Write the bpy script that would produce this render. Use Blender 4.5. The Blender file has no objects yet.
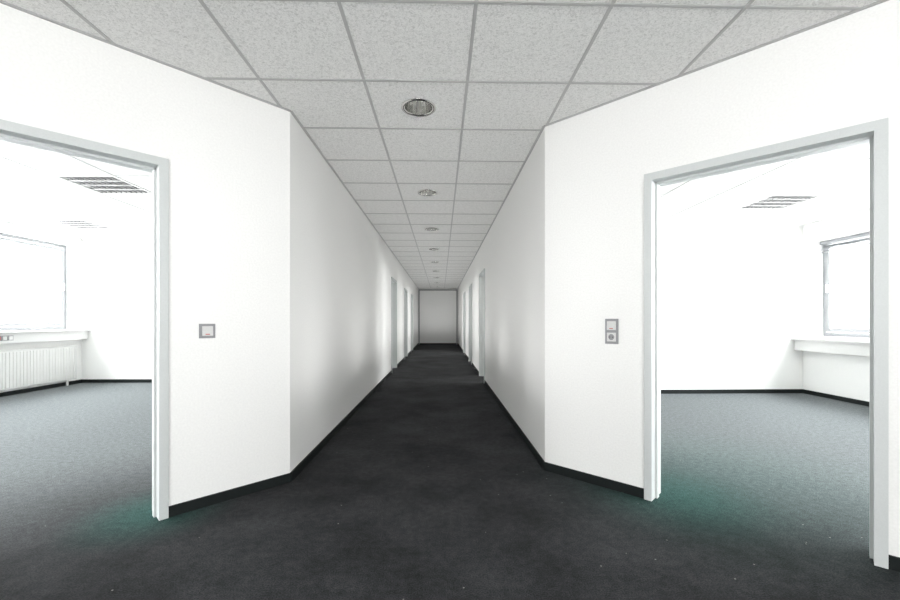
import bpy, bmesh, math
from mathutils import Matrix, Vector
sc = bpy.context.scene
sc.view_settings.view_transform = 'Standard'
COL = sc.collection
H = 2.57; CAMZ = 1.12; T = 0.14; G = 0.625
S2 = math.sqrt(0.5)

# ---------------- materials ----------------
def newmat(name):
    m = bpy.data.materials.new(name); m.use_nodes = True
    nt = m.node_tree; b = nt.nodes['Principled BSDF']
    return m, nt, b
def simple(name, col, rough=0.6, metal=0.0, bump=0.0, scale=200, spec=0.5):
    m, nt, b = newmat(name)
    b.inputs['Roughness'].default_value = rough; b.inputs['Metallic'].default_value = metal
    b.inputs['Specular IOR Level'].default_value = spec
    tc = nt.nodes.new('ShaderNodeTexCoord')
    n = nt.nodes.new('ShaderNodeTexNoise'); n.inputs['Scale'].default_value = scale
    n.inputs['Detail'].default_value = 3
    nt.links.new(tc.outputs['Object'], n.inputs['Vector'])
    r = nt.nodes.new('ShaderNodeValToRGB')
    r.color_ramp.elements[0].position = 0.3; r.color_ramp.elements[1].position = 0.7
    r.color_ramp.elements[0].color = (*[c*0.97 for c in col], 1)
    r.color_ramp.elements[1].color = (*[min(1, c*1.03) for c in col], 1)
    nt.links.new(n.outputs['Fac'], r.inputs['Fac']); nt.links.new(r.outputs['Color'], b.inputs['Base Color'])
    if bump:
        bp = nt.nodes.new('ShaderNodeBump'); bp.inputs['Strength'].default_value = bump
        bp.inputs['Distance'].default_value = 0.003
        nt.links.new(n.outputs['Fac'], bp.inputs['Height']); nt.links.new(bp.outputs['Normal'], b.inputs['Normal'])
    return m
M_wall = simple('woodchip_wallpaper', (0.86, 0.86, 0.845), 0.8, bump=0.3, scale=90, spec=0.2)
M_frame = simple('painted_steel_grey', (0.57, 0.595, 0.59), 0.45)
M_wframe = simple('window_frame_paint', (0.27, 0.28, 0.29), 0.5)
M_base = simple('baseboard_dark', (0.009, 0.012, 0.012), 0.6, spec=.2)
M_bar = simple('ceiling_tbar', (0.42, 0.42, 0.415), 0.5)
M_bar2 = simple('ceiling_tbar_light', (0.5, 0.5, 0.495), 0.5)
M_white = simple('white_enamel', (0.62, 0.62, 0.61), 0.4)
M_plate = simple('switch_plate_grey', (0.27, 0.27, 0.28), 0.4)
M_rock = simple('switch_rocker', (0.62, 0.62, 0.61), 0.35)
M_dark = simple('dark_plastic', (0.03, 0.03, 0.03), 0.5)
M_red = simple('red_mark', (0.5, 0.06, 0.05), 0.4)
M_chrome = simple('reflector_aluminium', (0.75, 0.75, 0.73), 0.16, metal=1.0)
M_lamp = simple('lamp_tube', (0.8, 0.8, 0.76), 0.3)
M_louv = simple('louvre_metal', (0.36, 0.36, 0.36), 0.4, metal=0.3)

# carpet
M_carpet, nt, b = newmat('carpet_charcoal')
b.inputs['Roughness'].default_value = 0.95; b.inputs['Specular IOR Level'].default_value = 0.05
b.inputs['Sheen Weight'].default_value = 0.02; b.inputs['Sheen Roughness'].default_value = 0.5
N = nt.nodes.new; Lk = nt.links.new
tc = N('ShaderNodeTexCoord')
n1 = N('ShaderNodeTexNoise'); n1.inputs['Scale'].default_value = 1.6; n1.inputs['Detail'].default_value = 6; n1.inputs['Roughness'].default_value = 0.65
n2 = N('ShaderNodeTexNoise'); n2.inputs['Scale'].default_value = 160; n2.inputs['Detail'].default_value = 3
n3 = N('ShaderNodeTexNoise'); n3.inputs['Scale'].default_value = 28; n3.inputs['Detail'].default_value = 5
for n in (n1, n2, n3): Lk(tc.outputs['Object'], n.inputs['Vector'])
r1 = N('ShaderNodeValToRGB'); r1.color_ramp.elements[0].position = .35; r1.color_ramp.elements[1].position = .68
r1.color_ramp.elements[0].color = (.017, .0175, .0185, 1); r1.color_ramp.elements[1].color = (.040, .0415, .044, 1)
Lk(n1.outputs['Fac'], r1.inputs['Fac'])
r2 = N('ShaderNodeValToRGB'); r2.color_ramp.elements[0].position = .3; r2.color_ramp.elements[1].position = .7
r2.color_ramp.elements[0].color = (.45, .45, .45, 1); r2.color_ramp.elements[1].color = (1.5, 1.5, 1.5, 1)
Lk(n2.outputs['Fac'], r2.inputs['Fac'])
r3 = N('ShaderNodeValToRGB'); r3.color_ramp.elements[0].position = .3; r3.color_ramp.elements[1].position = .7
r3.color_ramp.elements[0].color = (.8, .8, .8, 1); r3.color_ramp.elements[1].color = (1.2, 1.2, 1.2, 1)
Lk(n3.outputs['Fac'], r3.inputs['Fac'])
def math_(op, a, b_=None, c=None):
    m = N('ShaderNodeMath'); m.operation = op
    for i, v in enumerate((a, b_, c)):
        if v is None: continue
        if isinstance(v, (int, float)): m.inputs[i].default_value = v
        else: Lk(v, m.inputs[i])
    return m.outputs[0]
def smooth(v, lo, hi, o0, o1):
    mr = N('ShaderNodeMapRange'); mr.interpolation_type = 'SMOOTHSTEP'
    mr.inputs['From Min'].default_value = lo; mr.inputs['From Max'].default_value = hi
    mr.inputs['To Min'].default_value = o0; mr.inputs['To Max'].default_value = o1
    Lk(v, mr.inputs['Value']); return mr.outputs[0]
sx = N('ShaderNodeSeparateXYZ'); Lk(tc.outputs['Object'], sx.inputs[0])
X, Y = sx.outputs[0], sx.outputs[1]
# daylight painted into the carpet: lighter in both rooms (behind the angled walls)
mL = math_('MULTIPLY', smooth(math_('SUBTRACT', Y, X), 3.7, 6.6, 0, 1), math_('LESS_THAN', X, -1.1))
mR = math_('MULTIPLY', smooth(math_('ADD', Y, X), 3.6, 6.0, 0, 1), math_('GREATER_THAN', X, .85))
lit_mix = math_('MULTIPLY', math_('ADD', mL, mR), .9)
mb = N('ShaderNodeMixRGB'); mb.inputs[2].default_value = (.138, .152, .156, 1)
Lk(lit_mix, mb.inputs[0]); Lk(r1.outputs[0], mb.inputs[1])
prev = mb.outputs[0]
# teal glare halo near the two thresholds, painted into the carpet colour
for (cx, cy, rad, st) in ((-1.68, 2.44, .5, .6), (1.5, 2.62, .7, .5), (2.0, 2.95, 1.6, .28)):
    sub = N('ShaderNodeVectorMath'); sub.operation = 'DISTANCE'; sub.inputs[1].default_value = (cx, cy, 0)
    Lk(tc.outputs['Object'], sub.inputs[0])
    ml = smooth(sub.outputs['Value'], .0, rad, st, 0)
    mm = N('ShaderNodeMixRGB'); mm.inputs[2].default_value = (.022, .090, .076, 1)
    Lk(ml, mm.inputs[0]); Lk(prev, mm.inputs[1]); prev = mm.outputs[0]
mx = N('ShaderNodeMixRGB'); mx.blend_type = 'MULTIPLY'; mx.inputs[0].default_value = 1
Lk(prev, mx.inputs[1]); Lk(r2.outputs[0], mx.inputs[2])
mx2 = N('ShaderNodeMixRGB'); mx2.blend_type = 'MULTIPLY'; mx2.inputs[0].default_value = 1
Lk(mx.outputs[0], mx2.inputs[1]); Lk(r3.outputs[0], mx2.inputs[2])
# lint specks
vo = N('ShaderNodeTexVoronoi'); vo.inputs['Scale'].default_value = 9
Lk(tc.outputs['Object'], vo.inputs['Vector'])
lt = N('ShaderNodeMath'); lt.operation = 'LESS_THAN'; lt.inputs[1].default_value = 0.035
Lk(vo.outputs['Distance'], lt.inputs[0])
mx3 = N('ShaderNodeMixRGB'); mx3.inputs[2].default_value = (.2, .2, .195, 1)
Lk(lt.outputs[0], mx3.inputs[0]); Lk(mx2.outputs[0], mx3.inputs[1])
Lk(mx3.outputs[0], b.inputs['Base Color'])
bp = N('ShaderNodeBump'); bp.inputs['Strength'].default_value = .25; bp.inputs['Distance'].default_value = .003
Lk(n2.outputs['Fac'], bp.inputs['Height']); Lk(bp.outputs[0], b.inputs['Normal'])

# ceiling tile: fissured mineral fibre
M_tile, nt, b = newmat('mineral_ceiling_tile')
b.inputs['Roughness'].default_value = 0.9; b.inputs['Specular IOR Level'].default_value = 0.1
N = nt.nodes.new; Lk = nt.links.new
tc = N('ShaderNodeTexCoord')
n1 = N('ShaderNodeTexNoise'); n1.inputs['Scale'].default_value = 75; n1.inputs['Detail'].default_value = 5; n1.inputs['Roughness'].default_value = .7
n1.inputs['Distortion'].default_value = 1.2
Lk(tc.outputs['Object'], n1.inputs['Vector'])
r1 = N('ShaderNodeValToRGB'); r1.color_ramp.elements[0].position = .36; r1.color_ramp.elements[1].position = .54
r1.color_ramp.elements[0].color = (.56, .56, .545, 1); r1.color_ramp.elements[1].color = (.80, .80, .785, 1)
Lk(n1.outputs['Fac'], r1.inputs['Fac']); Lk(r1.outputs[0], b.inputs['Base Color'])
bp = N('ShaderNodeBump'); bp.inputs['Strength'].default_value = .5; bp.inputs['Distance'].default_value = .003
Lk(r1.outputs[0], bp.inputs['Height']); Lk(bp.outputs[0], b.inputs['Normal'])

# ---------------- mesh helpers ----------------
class Builder:
    def __init__(s, name, mats, M=None):
        s.bm = bmesh.new(); s.name = name; s.mats = mats; s.M = M or Matrix.Identity(4)
    def box(s, x0, x1, y0, y1, z0, z1, mi=0):
        vs = [s.bm.verts.new((x, y, z)) for x in (x0, x1) for y in (y0, y1) for z in (z0, z1)]
        for f in ((0,1,3,2),(4,6,7,5),(0,4,5,1),(2,3,7,6),(0,2,6,4),(1,5,7,3)):
            fc = s.bm.faces.new([vs[i] for i in f]); fc.material_index = mi
    def ring(s, prof, seg=32, mi=0, axis='z', c=(0,0,0), smooth=False):
        rows = []
        for (r, h) in prof:
            row = []
            for k in range(seg):
                a = 2*math.pi*k/seg
                if axis == 'z': p = (c[0]+r*math.cos(a), c[1]+r*math.sin(a), c[2]+h)
                else: p = (c[0]+r*math.cos(a), c[1]+h, c[2]+r*math.sin(a))
                row.append(s.bm.verts.new(p))
            rows.append(row)
        for i in range(len(rows)-1):
            for k in range(seg):
                f = s.bm.faces.new((rows[i][k], rows[i][(k+1)%seg], rows[i+1][(k+1)%seg], rows[i+1][k]))
                f.material_index = mi; f.smooth = smooth
        return rows
    def done(s, bevel=0.0, place=True):
        bmesh.ops.recalc_face_normals(s.bm, faces=s.bm.faces)
        me = bpy.data.meshes.new(s.name); s.bm.to_mesh(me); s.bm.free()
        for m in s.mats: me.materials.append(m)
        ob = bpy.data.objects.new(s.name, me); COL.objects.link(ob); ob.matrix_world = s.M
        if bevel:
            md = ob.modifiers.new('bevel', 'BEVEL'); md.width = bevel; md.segments = 2; md.limit_method = 'ANGLE'
        return ob

def frame_M(p0, p1, left):
    """local x along p0->p1, local y = outward (away from the hall/room side), z up"""
    d = Vector((p1[0]-p0[0], p1[1]-p0[1], 0)).normalized()
    n = Vector((-d.y, d.x, 0)) if left else Vector((d.y, -d.x, 0))
    M = Matrix.Identity(4)
    for i in range(3):
        M[i][0] = d[i]; M[i][1] = n[i]; M[i][2] = (0, 0, 1)[i]
    M[0][3] = p0[0]; M[1][3] = p0[1]
    return M, math.hypot(p1[0]-p0[0], p1[1]-p0[1])

door_n = [0]; win_n = [0]
def door_frame(M, s0, s1, ztop, t=T):
    door_n[0] += 1
    B = Builder('door_%d' % door_n[0], [M_frame], M)
    w = .045; p = .018
    for (a, c) in ((s0, s0+w), (s1-w, s1)):
        B.box(a, c, -p, 0, 0, ztop); B.box(a, c, t, t+p, 0, ztop)
        if a == s0: B.box(s0+.012, c, 0, t, 0, ztop-.012)
        else: B.box(a, s1-.012, 0, t, 0, ztop-.012)
    B.box(s0+w, s1-w, -p, 0, ztop-w, ztop); B.box(s0+w, s1-w, t, t+p, ztop-w, ztop)
    B.box(s0+w, s1-w, 0, t, ztop-w, ztop-.012)
    # rebate stop
    B.box(s0+w, s0+w+.012, .05, .085, 0, ztop-w); B.box(s1-w-.012, s1-w, .05, .085, 0, ztop-w)
    B.box(s0+w, s1-w, .05, .085, ztop-w-.012, ztop-w)
    return B.done()

def window_unit(M, s0, s1, z0, z1, t, blind=False):
    win_n[0] += 1
    B = Builder('window_%d' % win_n[0], [M_wframe, M_white], M)
    y0, y1 = t-.07, t-.01
    w = .055
    B.box(s0, s0+w, y0, y1, z0, z1); B.box(s1-w, s1, y0, y1, z0, z1)
    B.box(s0+w, s1-w, y0, y1, z0, z0+w); B.box(s0+w, s1-w, y0, y1, z1-w, z1)
    # inner sash
    q = w+.012; w2 = .05
    B.box(s0+q, s0+q+w2, y0-.02, y0, z0+q, z1-q); B.box(s1-q-w2, s1-q, y0-.02, y0, z0+q, z1-q)
    B.box(s0+q+w2, s1-q-w2, y0-.02, y0, z0+q, z0+q+w2); B.box(s0+q+w2, s1-q-w2, y0-.02, y0, z1-q-w2, z1-q)
    B.box(s1-q-.035, s1-q-.015, y0-.05, y0-.02, (z0+z1)/2-.06, (z0+z1)/2+.06, 1)
    if blind:
        B.box(s0+.02, s1-.02, y0-.07, y0-.03, z1-.05, z1-.005)
        for k in range(7):
            z = z1-.062-k*.012
            B.box(s0+.03, s1-.03, y0-.065, y0-.035, z, z+.003)
        B.box(s0+.03, s1-.03, y0-.06, y0-.04, z1-.17, z1-.155)
    return B.done()

def wall(name, p0, p1, left, ops=(), t=T, ext0=0, ext1=0, base=True, bname=None, h=H+.05, frames=True, blind=False, backbase=False):
    M, L = frame_M(p0, p1, left)
    B = Builder(name, [M_wall], M)
    cur = -ext0
    ops = sorted(ops)
    for o in ops:
        s0, s1, z0, z1, kind = o
        m = .01 if kind == 'door' else 0
        B.box(cur, s0+m, 0, t, 0, h)
        B.box(s0+m, s1-m, 0, t, z1-m, h)
        if z0 > 0: B.box(s0+m, s1-m, 0, t, 0, z0)
        cur = s1-m
    B.box(cur, L+ext1, 0, t, 0, h)
    B.done()
    for o in ops:
        s0, s1, z0, z1, kind = o
        if kind == 'door': door_frame(M, s0, s1, z1, t)
        else: window_unit(M, s0, s1, z0, z1, t, blind)
    if base:
        Bb = Builder(bname or name.replace('wall', 'baseboard'), [M_base], M)
        segs = []; cur = 0
        for o in ops:
            if o[4] == 'door': segs.append((cur, o[0])); cur = o[1]
        segs.append((cur, L))
        for a, c in segs:
            if c-a > .02:
                Bb.box(a, c, -.012, 0, 0, .06)
                if backbase: Bb.box(a, c, t, t+.012, 0, .06)
        Bb.done()
    return M

A = (-1.048, 2.882); Bc = (.777, 3.065)
LE = (-3.0, A[1]-(3.0+A[0])); RE = (2.95, Bc[1]-(2.95-Bc[0]))
DT = 2.03
YEND = 18.9; YB = -3.0; XL = -6.42; XR = 5.55
Mla = wall('wall_left_angled', A, LE, False, [(.714, 1.764, 0, DT, 'door')], ext1=.1, backbase=True)
Mra = wall('wall_right_angled', Bc, RE, True, [(.713, 1.761, 0, DT, 'door')], ext1=.1, backbase=True)
wall('wall_corridor_left', A, (A[0], YEND), True, [(y-A[1], y-A[1]+1.0, 0, DT, 'door') for y in (8.7, 11.75, 14.3)], backbase=False)
wall('wall_corridor_right', Bc, (Bc[0], YEND), False, [(y-Bc[1], y-Bc[1]+1.0, 0, DT, 'door') for y in (7.25, 10.3, 13.1)], backbase=False)
wall('wall_lobby_left', LE, (LE[0], YB), False)
wall('wall_lobby_right', RE, (RE[0], YB), True)
wall('wall_back', (XL-T, YB), (XR+T, YB), False, [(XL*-1+T-1.7, XL*-1+T-.05, .9, 2.35, 'win'), (XL*-1+T+.05, XL*-1+T+1.7, .9, 2.35, 'win')])
wall('wall_end', (XL-T, YEND), (XR+T, YEND), True, t=T)
# left room and offices further along
wins = []
y = 6.08
while y > YB+.2: wins.append((y-YB, y-YB+1.27, .955, 2.42, 'win')); y -= 1.47
y = 7.85
while y < YEND-1.4: wins.append((y-YB, y-YB+1.27, .955, 2.42, 'win')); y += 1.55
wall('wall_windows_left', (XL, YB), (XL, YEND), True, wins, t=.2)
wins = []
y = 4.58
while y > YB+.2: wins.append((y-YB, y-YB+1.42, .88, 2.28, 'win')); y -= 1.62
y = 6.5
while y < YEND-1.5: wins.append((y-YB, y-YB+1.42, .88, 2.28, 'win')); y += 1.62
wall('wall_windows_right', (XR, YB), (XR, YEND), False, wins, t=.2, blind=True)
wall('wall_left_room_far', (A[0]-T, 7.5), (XL, 7.5), False)
wall('wall_right_room_far', (Bc[0]+T, 6.2), (XR, 6.2), True)
for i, y in enumerate((10.75, 13.5)): wall('wall_left_partition_%d' % (i+1), (A[0]-T, y), (XL, y), False)
for i, y in enumerate((9.2, 12.1)): wall('wall_right_partition_%d' % (i+1), (Bc[0]+T, y), (XR, y), True)

# floor
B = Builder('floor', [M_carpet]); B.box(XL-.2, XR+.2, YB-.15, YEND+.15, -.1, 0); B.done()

# frame trim on the end wall
B = Builder('trim_1', [M_plate])
B.box(A[0]+.02, A[0]+.07, YEND-.03, YEND, 0, 2.47); B.box(Bc[0]-.07, Bc[0]-.02, YEND-.03, YEND, 0, 2.47)
B.box(A[0]+.02, Bc[0]-.02, YEND-.03, YEND, 2.47, 2.52); B.done()

# ---------------- ceiling ----------------
def intervals(poly, val, ax):
    out = []; n = len(poly)
    for i in range(n):
        a = poly[i]; c = poly[(i+1) % n]
        if (a[ax] > val) != (c[ax] > val):
            t = (val-a[ax])/(c[ax]-a[ax]); out.append(a[1-ax]+t*(c[1-ax]-a[1-ax]))
    out.sort(); return list(zip(out[::2], out[1::2]))
def ceiling(name, poly, ox, oy, round_holes=(), sq_holes=()):
    bm = bmesh.new()
    bm.faces.new([bm.verts.new((p[0], p[1], H)) for p in poly])
    xs = [p[0] for p in poly]; ys = [p[1] for p in poly]
    def lines(o, lo, hi):
        k = math.ceil((lo+.01-o)/G); r = []
        while o+k*G < hi-.01: r.append(o+k*G); k += 1
        return r
    lx = lines(ox, min(xs), max(xs)); ly = lines(oy, min(ys), max(ys))
    for x in lx: bmesh.ops.bisect_plane(bm, geom=bm.verts[:]+bm.edges[:]+bm.faces[:], plane_co=(x, 0, 0), plane_no=(1, 0, 0))
    for y in ly: bmesh.ops.bisect_plane(bm, geom=bm.verts[:]+bm.edges[:]+bm.faces[:], plane_co=(0, y, 0), plane_no=(0, 1, 0))
    kill = []
    for f in bm.faces:
        c = f.calc_center_median()
        for h in list(round_holes)+list(sq_holes):
            if abs(c.x-h[0]) < .1 and abs(c.y-h[1]) < .1: kill.append(f)
    bmesh.ops.delete(bm, geom=list(set(kill)), context='FACES')
    R = .098
    for h in round_holes:
        inn = []; outv = []
        for k in range(32):
            a = 2*math.pi*k/32; cx, sx = math.cos(a), math.sin(a)
            q = (G/2)/max(abs(cx), abs(sx))
            inn.append(bm.verts.new((h[0]+R*cx, h[1]+R*sx, H))); outv.append(bm.verts.new((h[0]+q*cx, h[1]+q*sx, H)))
        for k in range(32):
            bm.faces.new((inn[k], inn[(k+1) % 32], outv[(k+1) % 32], outv[k]))
    for f in bm.faces:
        f.normal_update()
        if f.normal.z > 0: f.normal_flip()
    me = bpy.data.meshes.new(name); bm.to_mesh(me); bm.free(); me.materials.append(M_tile)
    ob = bpy.data.objects.new(name, me); COL.objects.link(ob)
    # T-bars
    Bt = Builder(name.replace('ceiling', 'trim_ceiling_grid'), [M_bar if name == 'ceiling' else M_bar2]); w = .0085
    for x in lx:
        for a, c in intervals(poly, x, 0): Bt.box(x-w, x+w, a, c, H-.005, H+.02)
    for y in ly:
        for a, c in intervals(poly, y, 1): Bt.box(a, c, y-w, y+w, H-.0045, H+.02)
    Bt.done()
e = .03
GX, GY = -.465, 2.5
dl = [(GX+G/2, GY+G/2+k*1.875) for k in range(-2, 9)]
hall = [(A[0]-e, A[1]+.01), (A[0]-e, YEND+e), (Bc[0]+e, YEND+e), (Bc[0]+e, Bc[1]+.01), (RE[0]+e, RE[1]+.01), (RE[0]+e, YB-e), (LE[0]-e, YB-e), (LE[0]-e, LE[1]+.01)]
ceiling('ceiling', hall, GX, GY, round_holes=dl)
louvL = [(-3.6, 4.52), (-5.475, 6.395), (-3.6, 6.395), (-5.475, 4.52), (-3.6, 2.645), (-5.475, 2.645)]
louvR = [(4.15, 5.0), (2.275, 5.0), (4.15, 3.125)]
lroom = [(A[0]-.1, 7.53), (XL-e, 7.53), (XL-e, YB-e), (LE[0]-.1, YB-e), (LE[0]-.1, LE[1]+.04), (A[0]-.1, A[1]+.04)]
ceiling('ceiling_left_room', lroom, -3.6-G/2, 4.52-G/2, sq_holes=louvL)
rroom = [(Bc[0]+.1, 6.23), (XR+e, 6.23), (XR+e, YB-e), (RE[0]+.1, YB-e), (RE[0]+.1, RE[1]+.04), (Bc[0]+.1, Bc[1]+.04)]
ceiling('ceiling_right_room', rroom, 4.15-G/2, 5.0-G/2, sq_holes=louvR)
ceiling('ceiling_left_offices', [(A[0]-.1, 7.55), (A[0]-.1, YEND), (XL-e, YEND), (XL-e, 7.55)], 0, 0)
ceiling('ceiling_right_offices', [(Bc[0]+.1, 6.25), (Bc[0]+.1, YEND), (XR+e, YEND), (XR+e, 6.25)], 0, 0)

# ceiling edge angle profile
def edge(name, p0, p1, left):
    M, L = frame_M(p0, p1, left)
    B = Builder(name, [M_bar], M); B.box(0, L, -.018, 0, H-.006, H); B.done()
edge('trim_2', A, LE, False); edge('trim_3', Bc, RE, True)
edge('trim_4', A, (A[0], YEND), True); edge('trim_5', Bc, (Bc[0], YEND), False)

# recessed downlights
src = None
for p in dl:
    if src is None:
        B = Builder('recessed_downlight', [M_chrome, M_white, M_lamp, M_dark])
        B.ring([(.098, .0), (.118, -.001), (.118, -.006), (.100, -.009), (.094, -.004)], 40, 0, smooth=True)
        B.ring([(.096, -.004), (.088, .05), (.070, .11), (.052, .14)], 24, 0)
        r = B.ring([(.052, .14), (.052, .17)], 24, 3)
        f = B.bm.faces.new(r[-1]); f.material_index = 3
        for dx in (-.022, .022):
            r = B.ring([(.010, .15), (.010, .045), (.006, .038)], 12, 2, c=(dx, 0, 0), smooth=True)
            f = B.bm.faces.new(r[-1]); f.material_index = 2
        r = B.ring([(.030, .15), (.030, .125)], 16, 1); B.bm.faces.new(r[-1]).material_index = 1
        src = B.done(); src.location = (p[0], p[1], H)
    else:
        ob = bpy.data.objects.new('recessed_downlight', src.data); COL.objects.link(ob); ob.location = (p[0], p[1], H)

# louvre luminaires
src = None
for p in louvL+louvR:
    if src is None:
        B = Builder('louvre_ceiling_light', [M_white, M_louv, M_lamp])
        h = G/2-.002
        B.box(-h, h, -h, h, .095, .1); B.box(-h, -h+.03, -h, h, -.002, .095); B.box(h-.03, h, -h, h, -.002, .095)
        B.box(-h+.03, h-.03, -h, -h+.03, -.002, .095); B.box(-h+.03, h-.03, h-.03, h, -.002, .095)
        for k in range(1, 4):
            y = -h+.03+k*(2*h-.06)/4; B.box(-h+.03, h-.03, y-.012, y+.012, 0, .05, 1)
        for k in range(1, 10):
            x = -h+.03+k*(2*h-.06)/10; B.box(x-.003, x+.003, -h+.03, h-.03, .002, .05, 1)
        for k in range(4):
            y = -h+.03+(k+.5)*(2*h-.06)/4; B.box(-h+.04, h-.04, y-.012, y+.012, .06, .085, 2)
        src = B.done(); src.location = (p[0], p[1], H)
    else:
        ob = bpy.data.objects.new('louvre_ceiling_light', src.data); COL.objects.link(ob); ob.location = (p[0], p[1], H)

# ---------------- switch plates ----------------
def offset(M, s, z): return M @ Matrix.Translation((s, 0, z))
def rosette(B, zc, kind):
    if kind == 'switch':
        B.box(-.029, .029, -.013, -.009, zc-.029, zc+.029, 1)
        B.box(-.029, .029, -.0155, -.013, zc-.029, zc-.001, 1)
        B.box(-.012, .012, -.0165, -.0155, zc-.022, zc-.017, 2)
    else:
        B.box(-.029, .029, -.013, -.009, zc-.029, zc+.029, 1)
        B.ring([(.0235, -.013), (.0235, -.015), (.0205, -.015), (.0195, -.0135)], 28, 1, 'y', (0, 0, zc))
        r = B.ring([(.0195, -.0135), (.0190, -.0132)], 28, 3, 'y', (0, 0, zc)); B.bm.faces.new(r[-1]).material_index = 0
        for dx in (-.0095, .0095):
            r = B.ring([(.0035, -.0134), (.0034, -.0138)], 12, 3, 'y', (dx, 0, zc)); B.bm.faces.new(r[-1]).material_index = 3
sL = (A[0]+1.412)/S2
B = Builder('light_switch', [M_plate, M_rock, M_red, M_dark], offset(Mla, sL, CAMZ-.066))
B.box(-.043, .043, -.009, 0, -.043, .043, 0); rosette(B, 0, 'switch'); B.done(bevel=.0012)
sR = (1.134-Bc[0])/S2
B = Builder('switch_and_power_socket', [M_plate, M_rock, M_red, M_dark], offset(Mra, sR, CAMZ-.075))
B.box(-.043, .043, -.009, 0, -.083, .083, 0); rosette(B, .038, 'switch'); rosette(B, -.038, 'socket'); B.done(bevel=.0012)

# ---------------- sill ducts, radiators ----------------
B = Builder('cable_duct', [M_white, M_plate, M_red, M_dark])
B.box(XL+.001, XL+.13, YB+.02, 7.48, .78, .93); B.box(XL+.001, XL+.17, YB+.02, 7.49, .93, .955)
for y0 in (5.95, 2.9, .3):
    for k in range(3):
        y = y0+k*.085
        B.box(XL+.13, XL+.137, y, y+.075, .82, .895, 1); B.box(XL+.137, XL+.142, y+.012, y+.063, .832, .883, 2 if k == 0 else 0)
B.done()
B = Builder('cable_duct', [M_white, M_plate])
B.box(XR-.15, XR-.001, YB+.02, 6.18, .66, .82); B.box(XR-.19, XR-.001, YB+.02, 6.19, .82, .85)
B.done()
def radiator(xw, sgn, y0, y1):
    B = Builder('radiator', [M_white])
    xa = xw+sgn*.03; xb = xw+sgn*.095
    lo, hi = min(xa, xb), max(xa, xb)
    B.box(lo+.006, hi-.006, y0, y1, .10, .66)
    n = int((y1-y0)/.05)
    for k in range(n):
        yy = y0+(k+.5)*(y1-y0)/n
        B.box(lo, hi, yy-.018, yy+.018, .115, .645)
    B.box(lo, hi, y0, y1, .66, .675)
    for yy in (y0+.15, y1-.15):
        a, c = sorted((xw+sgn*.001, xa+sgn*.012)); B.box(a, c, yy-.02, yy+.02, .2, .5)
        B.box(lo+.02, hi-.02, yy-.015, yy+.015, 0, .1)
    B.done(bevel=.003)
radiator(XL, 1, 5.0, 7.3); radiator(XL, 1, 1.6, 3.9)
radiator(XR, -1, 1.9, 4.2)

# ---------------- light ----------------
def area(name, loc, rot, sx, sy, L, col=(1, 1, 1)):
    l = bpy.data.lights.new(name, 'AREA'); l.shape = 'RECTANGLE'; l.size = sx; l.size_y = sy
    l.energy = L*math.pi*sx*sy; l.color = col
    ob = bpy.data.objects.new(name, l); COL.objects.link(ob); ob.location = loc; ob.rotation_euler = rot
def span(a, b): return (a+b)/2, b-a
c, w = span(YB, 7.5)
area('daylight_left_room', (XL-.32, c, 1.65), (0, math.radians(-90), 0), 1.7, w, 28, (.97, .99, 1))
c, w = span(7.6, YEND)
area('daylight_left_offices', (XL-.32, c, 1.65), (0, math.radians(-90), 0), 1.7, w, 26)
c, w = span(YB, 6.2)
area('daylight_right_room', (XR+.32, c, 1.6), (0, math.radians(90), 0), 1.7, w, 25, (.97, .99, 1))
c, w = span(6.3, YEND)
area('daylight_right_offices', (XR+.32, c, 1.6), (0, math.radians(90), 0), 1.7, w, 26)
area('daylight_lobby', (0, YB-.3, 1.65), (math.radians(90), 0, 0), 3.7, 1.7, 17)
def fill_spot(x, y, z, P):  # unseen fill spot, added to brighten ceiling and walls; no real fixture
    l = bpy.data.lights.new('fill_spot', 'SPOT'); l.energy = P; l.spot_size = math.radians(180); l.spot_blend = .8; l.shadow_soft_size = 0
    ob = bpy.data.objects.new('fill_spot', l); COL.objects.link(ob); ob.location = (x, y, z); ob.rotation_euler = (math.pi, 0, 0)
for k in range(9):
    fill_spot(-.135, 3.4+1.8*k, .3, 20 if k > 1 else 24)
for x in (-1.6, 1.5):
    fill_spot(x, -.6, .3, 31)
fill_spot(0, 1.2, .2, 24)
wd = bpy.data.worlds.new('overcast'); sc.world = wd; wd.use_nodes = True
wd.node_tree.nodes['Background'].inputs[0].default_value = (.95, .98, 1, 1)
wd.node_tree.nodes['Background'].inputs[1].default_value = 1.5

# ---------------- camera ----------------
cd = bpy.data.cameras.new('camera'); cam = bpy.data.objects.new('camera', cd); COL.objects.link(cam)
cd.sensor_width = 36; cd.lens = 412/900*36; cd.shift_y = 20/900
cam.location = (0, 0, CAMZ); cam.rotation_euler = (math.radians(90), 0, math.radians(-1.25))
cd.clip_start = .02
sc.camera = cam
